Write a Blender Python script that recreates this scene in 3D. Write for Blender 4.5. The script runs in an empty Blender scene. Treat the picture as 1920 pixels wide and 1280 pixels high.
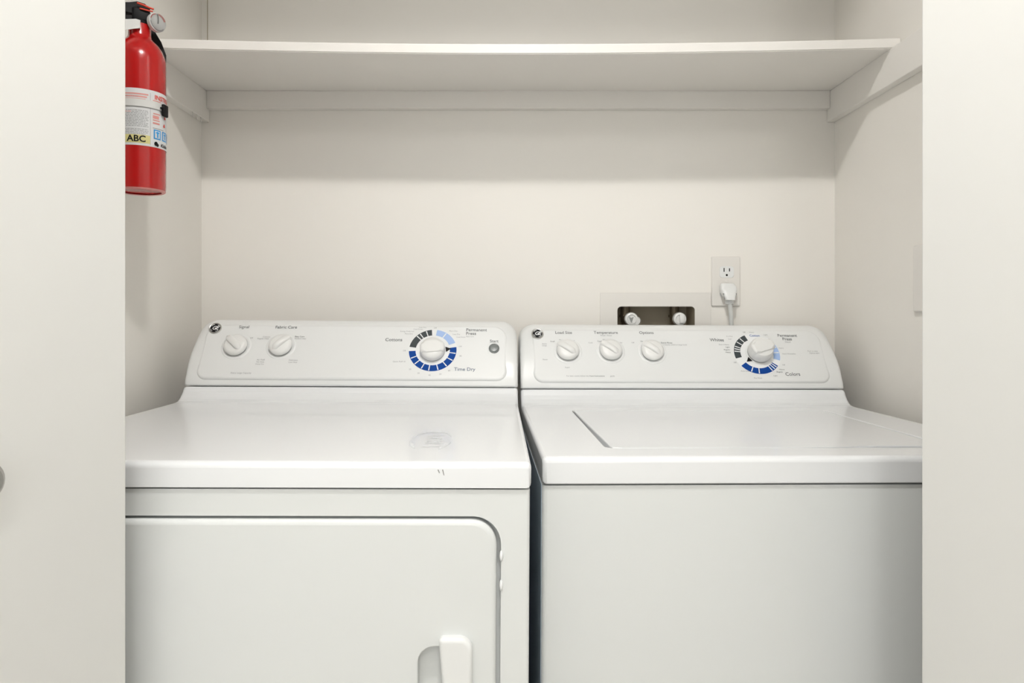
import bpy, bmesh, math, random
from mathutils import Matrix, Vector
R = math.radians
PI = math.pi
random.seed(4)
S = bpy.context.scene
COL = S.collection

# ------------------------------------------------------------------ camera
cam = bpy.data.objects.new('camera', bpy.data.cameras.new('camera'))
COL.objects.link(cam)
cam.location = (0, 0, 1.093)
cam.rotation_euler = (R(90), 0, 0)
cam.data.sensor_width = 36
cam.data.lens = 1370 / 1920 * 36
cam.data.shift_x = 7 / 1920
cam.data.shift_y = -50 / 1920
cam.data.clip_start = 0.02
S.camera = cam

# ------------------------------------------------------------------ light
w = bpy.data.worlds.new('world'); S.world = w; w.use_nodes = True
w.node_tree.nodes['Background'].inputs[0].default_value = (0.9, 0.95, 1.0, 1)
w.node_tree.nodes['Background'].inputs[1].default_value = 0.6

def light(name, kind, loc, energy, color, size, rot=(0, 0, 0), size_y=None):
    l = bpy.data.lights.new(name, kind)
    l.energy = energy; l.color = color
    if kind == 'AREA':
        l.shape = 'RECTANGLE'; l.size = size; l.size_y = size_y or size
    else:
        l.shadow_soft_size = size
    o = bpy.data.objects.new(name, l); COL.objects.link(o)
    o.location = loc; o.rotation_euler = rot
    return o
light('ceiling_lamp_near', 'POINT', (0.02, 0.31, 2.39), 28.5, (1.0, 0.98, 0.955), 0.04)
light('ceiling_lamp_room', 'POINT', (0.12, -0.90, 2.30), 12, (1.0, 0.985, 0.965), 0.10)
light('room_fill', 'AREA', (-0.55, -2.1, 1.25), 15, (0.94, 0.975, 1.0), 2.6, (R(90), 0, 0), 2.0)  # broad soft fill added behind the camera; the room has no window

S.view_settings.view_transform = 'Standard'
S.view_settings.look = 'None'
S.view_settings.gamma = 1
S.view_settings.use_curve_mapping = False
S.view_settings.exposure = 0.28

# ------------------------------------------------------------------ materials
def mat(name, color, rough=0.5, metal=0.0, coat=0.0, bump=0.0, scale=60, vary=0.0, trans=0.0, spec=0.5, alpha=1.0, emit=None):
    m = bpy.data.materials.new(name); m.use_nodes = True
    nt = m.node_tree; b = nt.nodes['Principled BSDF']
    b.inputs['Base Color'].default_value = (*color, 1)
    b.inputs['Roughness'].default_value = rough
    b.inputs['Metallic'].default_value = metal
    b.inputs['Specular IOR Level'].default_value = 0.2 if name.startswith(('dial_', 'black_')) else spec
    b.inputs['Coat Weight'].default_value = coat
    b.inputs['Coat Roughness'].default_value = 0.06
    b.inputs['Transmission Weight'].default_value = trans
    tc = nt.nodes.new('ShaderNodeTexCoord')
    nz = nt.nodes.new('ShaderNodeTexNoise')
    nz.inputs['Scale'].default_value = scale
    nz.inputs['Detail'].default_value = 4
    nt.links.new(tc.outputs['Object'], nz.inputs['Vector'])
    if bump:
        bp = nt.nodes.new('ShaderNodeBump')
        bp.inputs['Strength'].default_value = bump
        bp.inputs['Distance'].default_value = 0.002
        nt.links.new(nz.outputs['Fac'], bp.inputs['Height'])
        nt.links.new(bp.outputs['Normal'], b.inputs['Normal'])
    if vary:
        n2 = nt.nodes.new('ShaderNodeTexNoise'); n2.inputs['Scale'].default_value = 3.0
        nt.links.new(tc.outputs['Object'], n2.inputs['Vector'])
        mx = nt.nodes.new('ShaderNodeMix'); mx.data_type = 'RGBA'
        mx.inputs[6].default_value = (*color, 1)
        mx.inputs[7].default_value = (*[c * (1 - vary) for c in color], 1)
        nt.links.new(n2.outputs['Fac'], mx.inputs[0])
        nt.links.new(mx.outputs[2], b.inputs['Base Color'])
    return m

M = dict(
    wall=mat('wall_paint', (0.90, 0.872, 0.818), 0.55, bump=0.08, scale=90, vary=0.03),
    room=mat('room_paint', (0.88, 0.87, 0.84), 0.7, bump=0.08, scale=90, vary=0.03),
    trim=mat('trim_paint', (0.88, 0.855, 0.81), 0.4, bump=0.12, scale=40, vary=0.03),
    ceil=mat('ceiling_paint', (0.88, 0.87, 0.85), 0.8, bump=0.3, scale=150),
    floor=mat('floor_vinyl', (0.60, 0.55, 0.48), 0.45, bump=0.1, scale=20, vary=0.2),
    door=mat('door_paint', (0.75, 0.75, 0.725), 0.42, bump=0.05, scale=30, vary=0.03),
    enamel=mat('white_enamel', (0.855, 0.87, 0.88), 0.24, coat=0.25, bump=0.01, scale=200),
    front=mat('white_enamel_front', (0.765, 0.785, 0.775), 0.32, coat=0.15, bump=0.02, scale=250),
    plastic=mat('white_plastic', (0.83, 0.84, 0.83), 0.33, bump=0.01, scale=200),
    knob=mat('knob_plastic', (0.84, 0.84, 0.82), 0.30, bump=0.01, scale=200),
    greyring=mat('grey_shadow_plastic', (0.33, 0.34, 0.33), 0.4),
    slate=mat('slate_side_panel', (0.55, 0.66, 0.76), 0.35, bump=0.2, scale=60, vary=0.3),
    gap=mat('dark_gap', (0.06, 0.06, 0.055), 0.7),
    ink=mat('grey_ink', (0.13, 0.135, 0.14), 0.5),
    fink=mat('fine_grey_ink', (0.36, 0.365, 0.37), 0.5),
    blueink=mat('slate_blue_ink', (0.13, 0.17, 0.24), 0.5),
    dgrey=mat('dial_charcoal', (0.055, 0.065, 0.07), 0.4),
    dblue=mat('dial_blue', (0.002, 0.055, 0.29), 0.65),
    mblue=mat('dial_mid_blue', (0.05, 0.13, 0.42), 0.4),
    lblue=mat('dial_light_blue', (0.40, 0.55, 0.85), 0.4),
    white=mat('dial_white', (0.88, 0.89, 0.89), 0.4),
    black=mat('black_plastic', (0.008, 0.008, 0.009), 0.55, bump=0.05),
    chrome=mat('satin_metal', (0.62, 0.62, 0.60), 0.28, metal=1.0),
    button=mat('grey_button', (0.20, 0.215, 0.21), 0.3),
    red=mat('red_enamel', (0.46, 0.004, 0.004), 0.22, coat=0.5, bump=0.01, scale=80),
    redink=mat('red_ink', (0.70, 0.06, 0.03), 0.5),
    pink=mat('pink_ink', (0.75, 0.33, 0.30), 0.5),
    label=mat('label_paper', (0.74, 0.745, 0.75), 0.4),
    yellow=mat('label_yellow', (0.72, 0.66, 0.28), 0.4),
    pblue=mat('pictogram_blue', (0.03, 0.32, 0.70), 0.4),
    strap=mat('strap_steel', (0.72, 0.72, 0.70), 0.4, bump=0.02),
    clear=mat('clear_gauge_lens', (0.92, 0.93, 0.93), 0.05, trans=0.85),
    plate=mat('wall_plate_plastic', (0.82, 0.795, 0.75), 0.35, bump=0.02),
    cord=mat('cord_vinyl', (0.60, 0.61, 0.59), 0.45, bump=0.05),
    boxin=mat('outlet_box_inside', (0.55, 0.48, 0.36), 0.6, vary=0.3, bump=0.1),
    pipe=mat('dull_brass', (0.20, 0.16, 0.11), 0.5, metal=0.5),
    nickel=mat('brushed_nickel', (0.42, 0.41, 0.39), 0.32, metal=0.9),
    residue=mat('glue_residue', (0.80, 0.825, 0.84), 0.42),
    scratch=mat('scratch_grey', (0.25, 0.25, 0.24), 0.6),
)

# ------------------------------------------------------------------ helpers
def shade(me, angle):
    me.set_sharp_from_angle(angle=R(angle))
    for p in me.polygons: p.use_smooth = len(p.vertices) <= 4 and p.area < 0.0022

def finish(name, bm, m, parent=None, angle=35, recalc=True):
    if recalc:
        bmesh.ops.recalc_face_normals(bm, faces=bm.faces[:])
    me = bpy.data.meshes.new(name); bm.to_mesh(me); bm.free()
    for x in (m if isinstance(m, (list, tuple)) else [m]):
        me.materials.append(x)
    shade(me, angle)
    o = bpy.data.objects.new(name, me); COL.objects.link(o)
    if parent: o.parent = parent
    return o

def box(bm, lo, hi, mi=0, mtx=None):
    x0, y0, z0 = lo; x1, y1, z1 = hi
    vs = [bm.verts.new(Vector(c)) for c in ((x0,y0,z0),(x1,y0,z0),(x1,y1,z0),(x0,y1,z0),(x0,y0,z1),(x1,y0,z1),(x1,y1,z1),(x0,y1,z1))]
    fs = []
    for f in ((0,3,2,1),(4,5,6,7),(0,1,5,4),(1,2,6,5),(2,3,7,6),(3,0,4,7)):
        q = bm.faces.new([vs[i] for i in f]); q.material_index = mi; fs.append(q)
    if mtx: bmesh.ops.transform(bm, matrix=mtx, verts=vs)
    return vs, fs

def rbox(bm, lo, hi, r=0.002, seg=2, mtx=None, mi=0):
    """bevelled box"""
    vs, fs = box(bm, lo, hi, mi)
    es = list({e for f in fs for e in f.edges})
    res = bmesh.ops.bevel(bm, geom=es, offset=r, segments=seg, affect='EDGES', profile=0.5)
    nv = list({v for f in res['faces'] for v in f.verts} | {v for v in vs if v.is_valid})
    for f in res['faces']: f.material_index = mi
    if mtx: bmesh.ops.transform(bm, matrix=mtx, verts=nv)

def prism(bm, pts, d0, d1, mtx=None, mi=0, r=0.0, seg=2, both=False):
    """extrude 2D outline pts (local x,y) from local z=d0 to d1; bevel the d1 rim"""
    a = [bm.verts.new((x, y, d0)) for x, y in pts]
    b = [bm.verts.new((x, y, d1)) for x, y in pts]
    n = len(pts)
    fs = [bm.faces.new(a[::-1]), bm.faces.new(b)]
    for i in range(n):
        fs.append(bm.faces.new((a[i], a[(i+1) % n], b[(i+1) % n], b[i])))
    vs = set(a + b)
    if r:
        es = list(fs[1].edges) + (list(fs[0].edges) if both else [])
        res = bmesh.ops.bevel(bm, geom=es, offset=r, segments=seg, affect='EDGES', profile=0.5)
        fs = [f for f in fs if f.is_valid] + res['faces']
        vs = {v for f in fs for v in f.verts}
    for f in fs: f.material_index = mi
    if mtx: bmesh.ops.transform(bm, matrix=mtx, verts=list(vs))

def rrect(x0, y0, x1, y1, r, seg=6):
    """rounded rectangle outline; r may be a 4 list (bl, br, tr, tl)"""
    rr = r if isinstance(r, (list, tuple)) else [r] * 4
    out = []
    for (cx, cy, a0, q) in ((x0, y0, 180, rr[0]), (x1, y0, 270, rr[1]), (x1, y1, 0, rr[2]), (x0, y1, 90, rr[3])):
        sx = 1 if cx == x0 else -1; sy = 1 if cy == y0 else -1
        if q <= 0: out.append((cx, cy)); continue
        for k in range(seg + 1):
            a = R(a0 + 90 * k / seg)
            out.append((cx + sx * q + q * math.cos(a), cy + sy * q + q * math.sin(a)))
    return out

def slab(bm, x0, y0, x1, y1, rr, d0, d1, mtx, b, seg=6, cseg=10, fn=None):
    """rounded rectangular slab whose front rim is rolled over with radius b"""
    rings = []
    for inset, d in [(0, d0)] + [(b * (1 - math.cos(R(90) * k / seg)), d1 - b + b * math.sin(R(90) * k / seg)) for k in range(seg + 1)]:
        pts = rrect(x0 + inset, y0 + inset, x1 - inset, y1 - inset, [max(q - inset, 0.0004) for q in rr], cseg)
        if fn: pts = [fn(*p) for p in pts]
        rings.append([bm.verts.new(mtx @ Vector((x, y, d))) for x, y in pts])
    n = len(rings[0])
    for a, c in zip(rings[:-1], rings[1:]):
        for i in range(n): bm.faces.new((a[i], a[(i+1) % n], c[(i+1) % n], c[i]))
    bm.faces.new(rings[0][::-1]); bm.faces.new(rings[-1])

def lathe(bm, prof, seg=32, mtx=None, mi=0):
    """revolve (r,z) profile round local z"""
    rings = []
    allv = []
    for r, z in prof:
        if r < 1e-6:
            v = bm.verts.new((0, 0, z)); rings.append([v]); allv.append(v)
        else:
            ring = [bm.verts.new((r * math.cos(2*PI*k/seg), r * math.sin(2*PI*k/seg), z)) for k in range(seg)]
            rings.append(ring); allv += ring
    for a, b in zip(rings[:-1], rings[1:]):
        for k in range(seg):
            k2 = (k + 1) % seg
            if len(a) == 1 and len(b) == 1: continue
            if len(a) == 1: f = bm.faces.new((a[0], b[k], b[k2]))
            elif len(b) == 1: f = bm.faces.new((a[k], a[k2], b[0]))
            else: f = bm.faces.new((a[k], a[k2], b[k2], b[k]))
            f.material_index = mi
    if mtx: bmesh.ops.transform(bm, matrix=mtx, verts=allv)

def tube(bm, pts, r, seg=10, mi=0):
    pts = [Vector(p) for p in pts]
    prev = None; rings = []
    for i, p in enumerate(pts):
        t = (pts[min(i+1, len(pts)-1)] - pts[max(i-1, 0)]).normalized()
        up = Vector((0, 1, 0)) if abs(t.y) < 0.9 else Vector((1, 0, 0))
        u = t.cross(up).normalized(); v = t.cross(u)
        rr = r[i] if isinstance(r, (list, tuple)) else r
        rings.append([bm.verts.new(p + u * rr * math.cos(2*PI*k/seg) + v * rr * math.sin(2*PI*k/seg)) for k in range(seg)])
    for a, b in zip(rings[:-1], rings[1:]):
        for k in range(seg):
            f = bm.faces.new((a[k], a[(k+1) % seg], b[(k+1) % seg], b[k])); f.material_index = mi
    f = bm.faces.new(rings[0][::-1]); f.material_index = mi
    f = bm.faces.new(rings[-1]); f.material_index = mi

def bake(o, angle=35):
    dg = bpy.context.evaluated_depsgraph_get()
    me = bpy.data.meshes.new_from_object(o.evaluated_get(dg))
    o.modifiers.clear(); old = o.data; o.data = me
    bpy.data.meshes.remove(old); me.name = o.name
    shade(me, angle)

def cut(o, bm, bevel=0.0, angle=40):
    """boolean cut of o with the closed mesh bm (same local space)"""
    c = finish('cutter', bm, [], None)
    c.parent = o.parent
    md = o.modifiers.new('b', 'BOOLEAN'); md.object = c; md.operation = 'DIFFERENCE'; md.solver = 'EXACT'
    if bevel:
        bv = o.modifiers.new('v', 'BEVEL'); bv.width = bevel; bv.segments = 2; bv.limit_method = 'ANGLE'; bv.angle_limit = R(angle)
    bake(o)
    bpy.data.objects.remove(c)

_fonts = {}
def text_polys(s, size, align='CENTER', shear=0.0, space=1.0, bold=0.0):
    cu = bpy.data.curves.new('t', 'FONT'); cu.body = s; cu.size = size
    cu.align_x = align; cu.align_y = 'CENTER'; cu.shear = shear; cu.space_character = space
    cu.resolution_u = 3; cu.offset = size * bold
    o = bpy.data.objects.new('t', cu); COL.objects.link(o)
    dg = bpy.context.evaluated_depsgraph_get()
    me = bpy.data.meshes.new_from_object(o.evaluated_get(dg))
    vs = [v.co.copy() for v in me.vertices]; ps = [tuple(p.vertices) for p in me.polygons]
    bpy.data.objects.remove(o); bpy.data.curves.remove(cu); bpy.data.meshes.remove(me)
    return vs, ps

def add_text(bm, s, x, y, size, fn, mi=0, align='CENTER', shear=0.0, space=1.0, bold=0.0):
    vs, ps = text_polys(s, size, align, shear, space, bold)
    nv = [bm.verts.new(fn(x + v.x, y + v.y)) for v in vs]
    for p in ps:
        try:
            f = bm.faces.new([nv[i] for i in p]); f.material_index = mi
        except ValueError: pass

def thing(name, label, cat, loc=(0, 0, 0), rot=(0, 0, 0), group=None):
    o = bpy.data.objects.new(name, None); COL.objects.link(o)
    o.location = loc; o.rotation_euler = rot; o.empty_display_size = 0.05
    o['label'] = label; o['category'] = cat
    if group: o['group'] = group
    return o

def tag(o, label, cat):
    o['label'] = label; o['category'] = cat; return o

def struct(o, label=None, cat=None):
    o['kind'] = 'structure'
    if label: o['label'] = label
    if cat: o['category'] = cat
    return o

# ------------------------------------------------------------------ the closet and the room
XL, XR, YB, ZC = -0.727, 0.774, 1.732, 2.44
YO0, YO1 = 0.745, 0.855        # front partition around the closet opening
bm = bmesh.new(); box(bm, (-1.9, -2.2, -0.05), (1.9, YB + 0.12, 0))
struct(finish('floor', bm, M['floor']), 'beige vinyl floor under the washer and dryer', 'floor')
bm = bmesh.new(); box(bm, (-1.9, -2.2, ZC), (1.9, YB + 0.12, ZC + 0.05))
struct(finish('ceiling', bm, M['ceil']), 'flat white ceiling above the closet', 'ceiling')
# back wall with the hole of the water outlet box
HX0, HX1, HZ0, HZ1 = 0.254, 0.445, 0.975, 1.117
bm = bmesh.new()
box(bm, (XL - 0.1, YB, 0), (HX0, YB + 0.12, ZC)); box(bm, (HX1, YB, 0), (XR + 0.1, YB + 0.12, ZC))
box(bm, (HX0, YB, 0), (HX1, YB + 0.12, HZ0)); box(bm, (HX0, YB, HZ1), (HX1, YB + 0.12, ZC))
box(bm, (HX0, YB + 0.11, HZ0), (HX1, YB + 0.12, HZ1))
wb = struct(finish('wall_back', bm, M['wall']), 'cream painted back wall of the laundry closet', 'wall')
bm = bmesh.new(); box(bm, (-0.7135, YB - 0.0012, 1.619), (-0.7120, YB, ZC))
box(bm, (-0.7125, YB - 0.001, 1.548), (-0.7116, YB, 1.577))
finish('seam', bm, M['boxin'], wb)
bm = bmesh.new(); box(bm, (XL - 0.1, YO1, 0), (XL, YB, ZC))
struct(finish('wall_left', bm, M['wall']), 'cream left side wall inside the closet behind the fire extinguisher', 'wall')
bm = bmesh.new(); box(bm, (XR, YO1, 0), (XR + 0.1, YB, ZC))
struct(finish('wall_right', bm, M['wall']), 'cream right side wall inside the closet beside the washer', 'wall')
bm = bmesh.new()
box(bm, (-1.9, YO0, 0), (XL, YO1, ZC)); box(bm, (XR, YO0, 0), (1.9, YO1, ZC)); box(bm, (XL, YO0, 2.18), (XR, YO1, ZC))
struct(finish('wall_front', bm, M['room']), 'white partition wall around the closet opening', 'wall')
# the room the camera stands in
bm = bmesh.new(); box(bm, (-2.0, -2.2, 0), (-1.9, YO1, ZC))
struct(finish('wall_room_left', bm, M['room']), 'white left wall of the room before the closet', 'wall')
bm = bmesh.new(); box(bm, (1.9, -2.2, 0), (2.0, YO1, ZC))
struct(finish('wall_room_right', bm, M['room']), 'white right wall of the room before the closet', 'wall')
bm = bmesh.new(); box(bm, (-2.0, -2.3, 0), (2.0, -2.2, ZC))
struct(finish('wall_room_back', bm, M['room']), 'white wall behind the viewer', 'wall')

# cleats under the shelf
ZS = 1.6186
bm = bmesh.new(); rbox(bm, (XL, 0.90, 1.549), (XL + 0.019, YB, ZS), 0.0015)
t1 = struct(finish('trim_1', bm, M['trim']), 'painted wooden cleat on the left wall below the shelf', 'trim')
bm = bmesh.new(); rbox(bm, (XR - 0.019, 0.90, 1.549), (XR, YB, ZS), 0.0015)
struct(finish('trim_2', bm, M['trim']), 'painted wooden cleat on the right wall below the shelf', 'trim')
bm = bmesh.new(); rbox(bm, (XL + 0.019, YB - 0.019, 1.577), (XR - 0.019, YB, ZS), 0.0015)
struct(finish('trim_3', bm, M['trim']), 'painted wooden cleat along the back wall below the shelf', 'trim')
for k, (yy, zz) in enumerate(((1.640, 1.5485), (1.662, 1.5495), (1.684, 1.5488))):
    bm = bmesh.new()
    tube(bm, [(XL + 0.0165, yy, zz + 0.004), (XL + 0.0185, yy + 0.003, zz - 0.004), (XL + 0.0155, yy + 0.007, zz - 0.010)], 0.0011, 6)
    finish('nail', bm, M['chrome'], t1)

# sagging shelf board
bm = bmesh.new()
NX, NY = 40, 6
YS = 1.440
def shz(x, y):
    xm = (XL + XR) / 2; h = (XR - XL) / 2
    return -0.0117 * (1 - ((x - xm) / h) ** 2) * ((YB - 0.019 - y) / (YB - 0.019 - YS) if y < YB - 0.019 else 0)
X0, X1 = XL + 0.001, XR - 0.001
grid = {}
for lay, dz in ((0, 0.0), (1, 0.0200)):
    for i in range(NX + 1):
        for j in range(NY + 1):
            x = X0 + (X1 - X0) * i / NX; y = YS + (YB - 0.001 - YS) * j / NY
            grid[lay, i, j] = bm.verts.new((x, y, ZS + dz + shz(x, y)))
for i in range(NX):
    for j in range(NY):
        bm.faces.new([grid[1, a, b] for a, b in ((i, j), (i+1, j), (i+1, j+1), (i, j+1))])
        bm.faces.new([grid[0, a, b] for a, b in ((i, j), (i, j+1), (i+1, j+1), (i+1, j))])
for i in range(NX):
    for j in (0, NY):
        bm.faces.new([grid[0, i, j], grid[0, i+1, j], grid[1, i+1, j], grid[1, i, j]])
for j in range(NY):
    for i in (0, NX):
        bm.faces.new([grid[0, i, j], grid[0, i, j+1], grid[1, i, j+1], grid[1, i, j]])
bmesh.ops.recalc_face_normals(bm, faces=bm.faces[:])
es = [e for e in bm.edges if all(abs(v.co.y - YS) < 1e-5 for v in e.verts) and abs(e.verts[0].co.x - e.verts[1].co.x) > 1e-4]
bmesh.ops.bevel(bm, geom=es, offset=0.0018, segments=2, affect='EDGES')
tag(finish('shelf', bm, M['trim']), 'long white painted wooden shelf sagging across the top of the closet', 'shelf')

# ------------------------------------------------------------------ bifold doors
def bifold(name, side, label, knob):
    """side -1 left, +1 right; the leaf next to the opening shows its face"""
    root = bpy.data.objects.new(name, None); COL.objects.link(root)
    struct(root, label, 'door')
    jamb = XL if side < 0 else XR
    ex = -0.4291 if side < 0 else 0.4639
    fy = 0.820
    root.location = (jamb, fy, 0)
    L, T = 0.375, 0.030
    half = abs(jamb - side * 0.004 - ex) / 2
    th = math.acos(half / L)
    apex = Vector((ex + side * half, fy - L * math.sin(th), 0))
    d = Vector((apex.x - ex, apex.y - fy, 0)).normalized()
    # leaf frame: local x = along the leaf away from free edge, local y = inward (thickness), local z up
    inn = Vector((side * abs(d.y), abs(d.x), 0))      # away from the visible face
    for k in range(2):
        bm = bmesh.new()
        if k == 0:
            org = Vector((ex, fy, 0)); ax, ay = d, inn
        else:
            org = Vector((jamb - side * 0.004, fy + 0.010, 0)); ax = Vector((-side * half, -L * math.sin(th), 0)).normalized()
            ay = Vector((-side * abs(ax.y), abs(ax.x), 0)) * 1.0
        m4 = Matrix(((ax.x, ay.x, 0, org.x - root.location.x), (ax.y, ay.y, 0, org.y - root.location.y), (0, 0, 1, 0), (0, 0, 0, 1)))
        if k == 0:
            rbox(bm, (0, 0, 0.012), (L - 0.002, T, 2.165), 0.0015, 2, m4)
        else:
            # the jamb-side leaf lies outward of the fold
            ay2 = -ay
            m4 = Matrix(((ax.x, ay2.x, 0, org.x - root.location.x), (ax.y, ay2.y, 0, org.y - root.location.y), (0, 0, 1, 0), (0, 0, 0, 1)))
            rbox(bm, (0.012, 0.0, 0.012), (L - 0.036, T, 2.165), 0.0015, 2, m4)
        leaf = finish('door_leaf', bm, M['door'], root)
        if k == 0 and knob:
            bm = bmesh.new()
            km = Matrix.Translation((org - root.location) + d * 0.169 + Vector((0, 0, 0.943))) @ (-inn).to_track_quat('Z', 'Y').to_matrix().to_4x4()
            lathe(bm, [(0, 0), (0.013, 0), (0.013, 0.003), (0.007, 0.006), (0.0065, 0.013), (0.014, 0.019), (0.0185, 0.025), (0.0185, 0.029), (0.014, 0.034), (0, 0.036)], 28, km)
            finish('door_knob', bm, M['nickel'], leaf)
    return root
bifold('door_1', -1, 'white flush bifold closet door on the left with a small round knob', True)
bifold('door_2', 1, 'white flush bifold closet door folded back on the right', False)

# ------------------------------------------------------------------ appliances
HW = 0.342
def top_cover(root, yb, hrise, ydepth, zd, skirt=0.036, HW=HW):
    """flat deck with rounded front and a curved step up to the console; side silhouette extruded in x"""
    q = 0.008
    prof = [(0, -skirt), (0, -q)]
    for k in range(1, 7):
        a = R(15 * k); prof.append((q - q * math.cos(a), -q + q * math.sin(a)))
    prof += [(yb - 0.050, 0), (yb - 0.036, 0.0012), (yb - 0.026, 0.0045), (yb - 0.017, 0.011), (yb - 0.010, hrise * 0.62), (yb - 0.004, hrise * 0.93), (yb, hrise),
             (ydepth, hrise), (ydepth, -skirt)]
    bm = bmesh.new()
    a = [bm.verts.new((-HW, y, z + zd)) for y, z in prof]; b = [bm.verts.new((HW, y, z + zd)) for y, z in prof]
    n = len(prof); fa = bm.faces.new(a); fb = bm.faces.new(b[::-1])
    for i in range(n):
        bm.faces.new((a[i], b[i], b[(i+1) % n], a[(i+1) % n]))
    bmesh.ops.recalc_face_normals(bm, faces=bm.faces[:])
    bmesh.ops.bevel(bm, geom=list(fa.edges) + list(fb.edges), offset=0.006, segments=3, affect='EDGES', profile=0.5)
    return finish('top_cover', bm, M['enamel'], root, 30)

CPROF = [(0.002, 0.0), (0.0, 0.003), (0.002, 0.012), (0.008, 0.024), (0.017, 0.044), (0.0305, 0.066), (0.045, 0.088), (0.058, 0.105), (0.070, 0.119), (0.079, 0.127), (0.090, 0.132), (0.104, 0.134), (0.125, 0.133), (0.134, 0.126), (0.136, 0.0)]
def console(root, y0, zs, HW=HW):
    bm = bmesh.new(); H = 0.134; r = 0.034
    st = []
    for k in range(9):
        d = r * (1 - math.cos(R(90) * k / 8))
        st.append(d)
    xs = [-HW + d for d in st] + [-0.2, 0, 0.2] + [HW - d for d in reversed(st)]
    rings = []
    for x in xs:
        d = HW - abs(x)
        drop = (r - math.sqrt(max(0, r*r - (r - d)**2))) if d < r else 0
        s = (H - drop) / H
        e = 0.006
        pin = (e - math.sqrt(max(0, e*e - (e - d)**2))) if d < e else 0
        ring = []
        for y, z in CPROF:
            # clip the silhouette at the lowered height, keep the face profile below it
            zz = z if z <= 0.055 else 0.055 + (z - 0.055) * (H - drop - 0.055) / (H - 0.055)
            ring.append(bm.verts.new((x, y0 + y + pin, zs + zz)))
        rings.append(ring)
    n = len(CPROF)
    for a, b in zip(rings[:-1], rings[1:]):
        for i in range(n):
            bm.faces.new((a[i], a[(i+1) % n], b[(i+1) % n], b[i]))
    bm.faces.new(rings[0]); bm.faces.new(rings[-1][::-1])
    # hidden tenon that carries the console on the deck
    box(bm, (-HW + 0.02, y0 + 0.02, zs - 0.006), (HW - 0.02, y0 + 0.12, zs + 0.004))
    c = finish('console', bm, M['plastic'], root, 40)
    # frame on the sloping face
    P0 = Vector((0, y0 - 0.0034, zs + 0.012)); n_ = Vector((0, -0.8436, 0.537)); V = Vector((0, 0.537, 0.8436))
    F = Matrix(((1, 0, 0, P0.x), (0, V.y, n_.y, P0.y), (0, V.z, n_.z, P0.z), (0, 0, 0, 1)))
    bm = bmesh.new()
    slab(bm, -0.320, 0.003, 0.320, 0.134, [0.022, 0.022, 0.030, 0.030], -0.008, 0.0008, F, 0.0055)
    finish('fascia', bm, M['plastic'], c, 30)
    return c, F @ Matrix.Translation((0, 0, 0.0008))

def on_face(F, lift):  # point of the sloping face at u (across), v (up)
    return lambda u, v: F @ Vector((u, v, lift))

def logo(c, F, u, v):
    m = F @ Matrix.Translation((u, v, 0))
    bm = bmesh.new()
    lathe(bm, [(0, 0), (0.0135, 0), (0.0135, 0.0012), (0.0125, 0.0022), (0.0115, 0.0016), (0.0108, 0.0016), (0.0, 0.0016)], 36, m, 0)
    for f in bm.faces:
        ctr = m.inverted() @ f.calc_center_median()
        if ctr.xy.length < 0.0108: f.material_index = 1
    fn = lambda a, b: m @ Vector((a, b, 0.0020))
    add_text(bm, 'GE', 0, 0, 0.0120, fn, 2, shear=0.35, space=0.82, bold=0.02)
    # little swirls round the monogram
    for q in range(4):
        a0 = 45 + q * 90
        pts = [(0.0088, a0 - 30), (0.0096, a0 - 15), (0.0098, a0), (0.0090, a0 + 14)]
        for (r0, b0), (r1, b1) in zip(pts[:-1], pts[1:]):
            vs = [bm.verts.new(fn(rr * math.cos(R(bb)), rr * math.sin(R(bb)))) for rr, bb in ((r0, b0), (r1, b1), (r1 - 0.0009, b1), (r0 - 0.0009, b0))]
            bm.faces.new(vs).material_index = 2
    finish('logo_badge', bm, [M['chrome'], M['black'], M['white']], c)

def small_knob(c, F, u, v, ang):
    m = F @ Matrix.Translation((u, v, 0))
    bm = bmesh.new()
    # shallow moulded seat round the knob
    lathe(bm, [(0.0235, 0.0002), (0.0265, 0.0010), (0.0300, 0.0010), (0.0312, 0.0)], 40, m)
    finish('knob_seat', bm, M['plastic'], c, 60)
    bm = bmesh.new()
    lathe(bm, [(0, 0), (0.0222, 0), (0.0222, 0.0035), (0.0238, 0.0042), (0.0242, 0.0062), (0.0236, 0.0092), (0.0215, 0.0120), (0.018, 0.0135), (0.010, 0.0142), (0, 0.0143)], 40, m, 0)
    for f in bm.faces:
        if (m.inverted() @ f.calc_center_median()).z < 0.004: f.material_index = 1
    # wedge grip across the cap, longer towards the pointer
    g = m @ Matrix.Rotation(R(ang), 4, 'Z')
    n = 8
    rows = []
    for i in range(n + 1):
        t = i / n; x = -0.0185 + 0.0445 * t
        h = 0.0135 + 0.0075 * math.sin(PI * min(1, t * 1.02) ** 0.8) ** 0.6 if t < 0.999 else 0.0125
        wd = 0.0064 * (0.9 if 0 < i < n else 0.45) + 0.0012 * t
        rows.append([bm.verts.new(g @ Vector(p)) for p in ((x, -wd * 1.25, 0.008), (x, -wd, h - 0.002), (x, -wd * 0.6, h), (x, wd * 0.6, h), (x, wd, h - 0.002), (x, wd * 1.25, 0.008))])
    for a, b in zip(rows[:-1], rows[1:]):
        for k in range(5): bm.faces.new((a[k], a[k+1], b[k+1], b[k]))
        bm.faces.new((a[5], a[0], b[0], b[5]))
    bm.faces.new(rows[0]); bm.faces.new(rows[-1][::-1])
    finish('knob', bm, [M['knob'], M['greyring']], c, 40)

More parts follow.
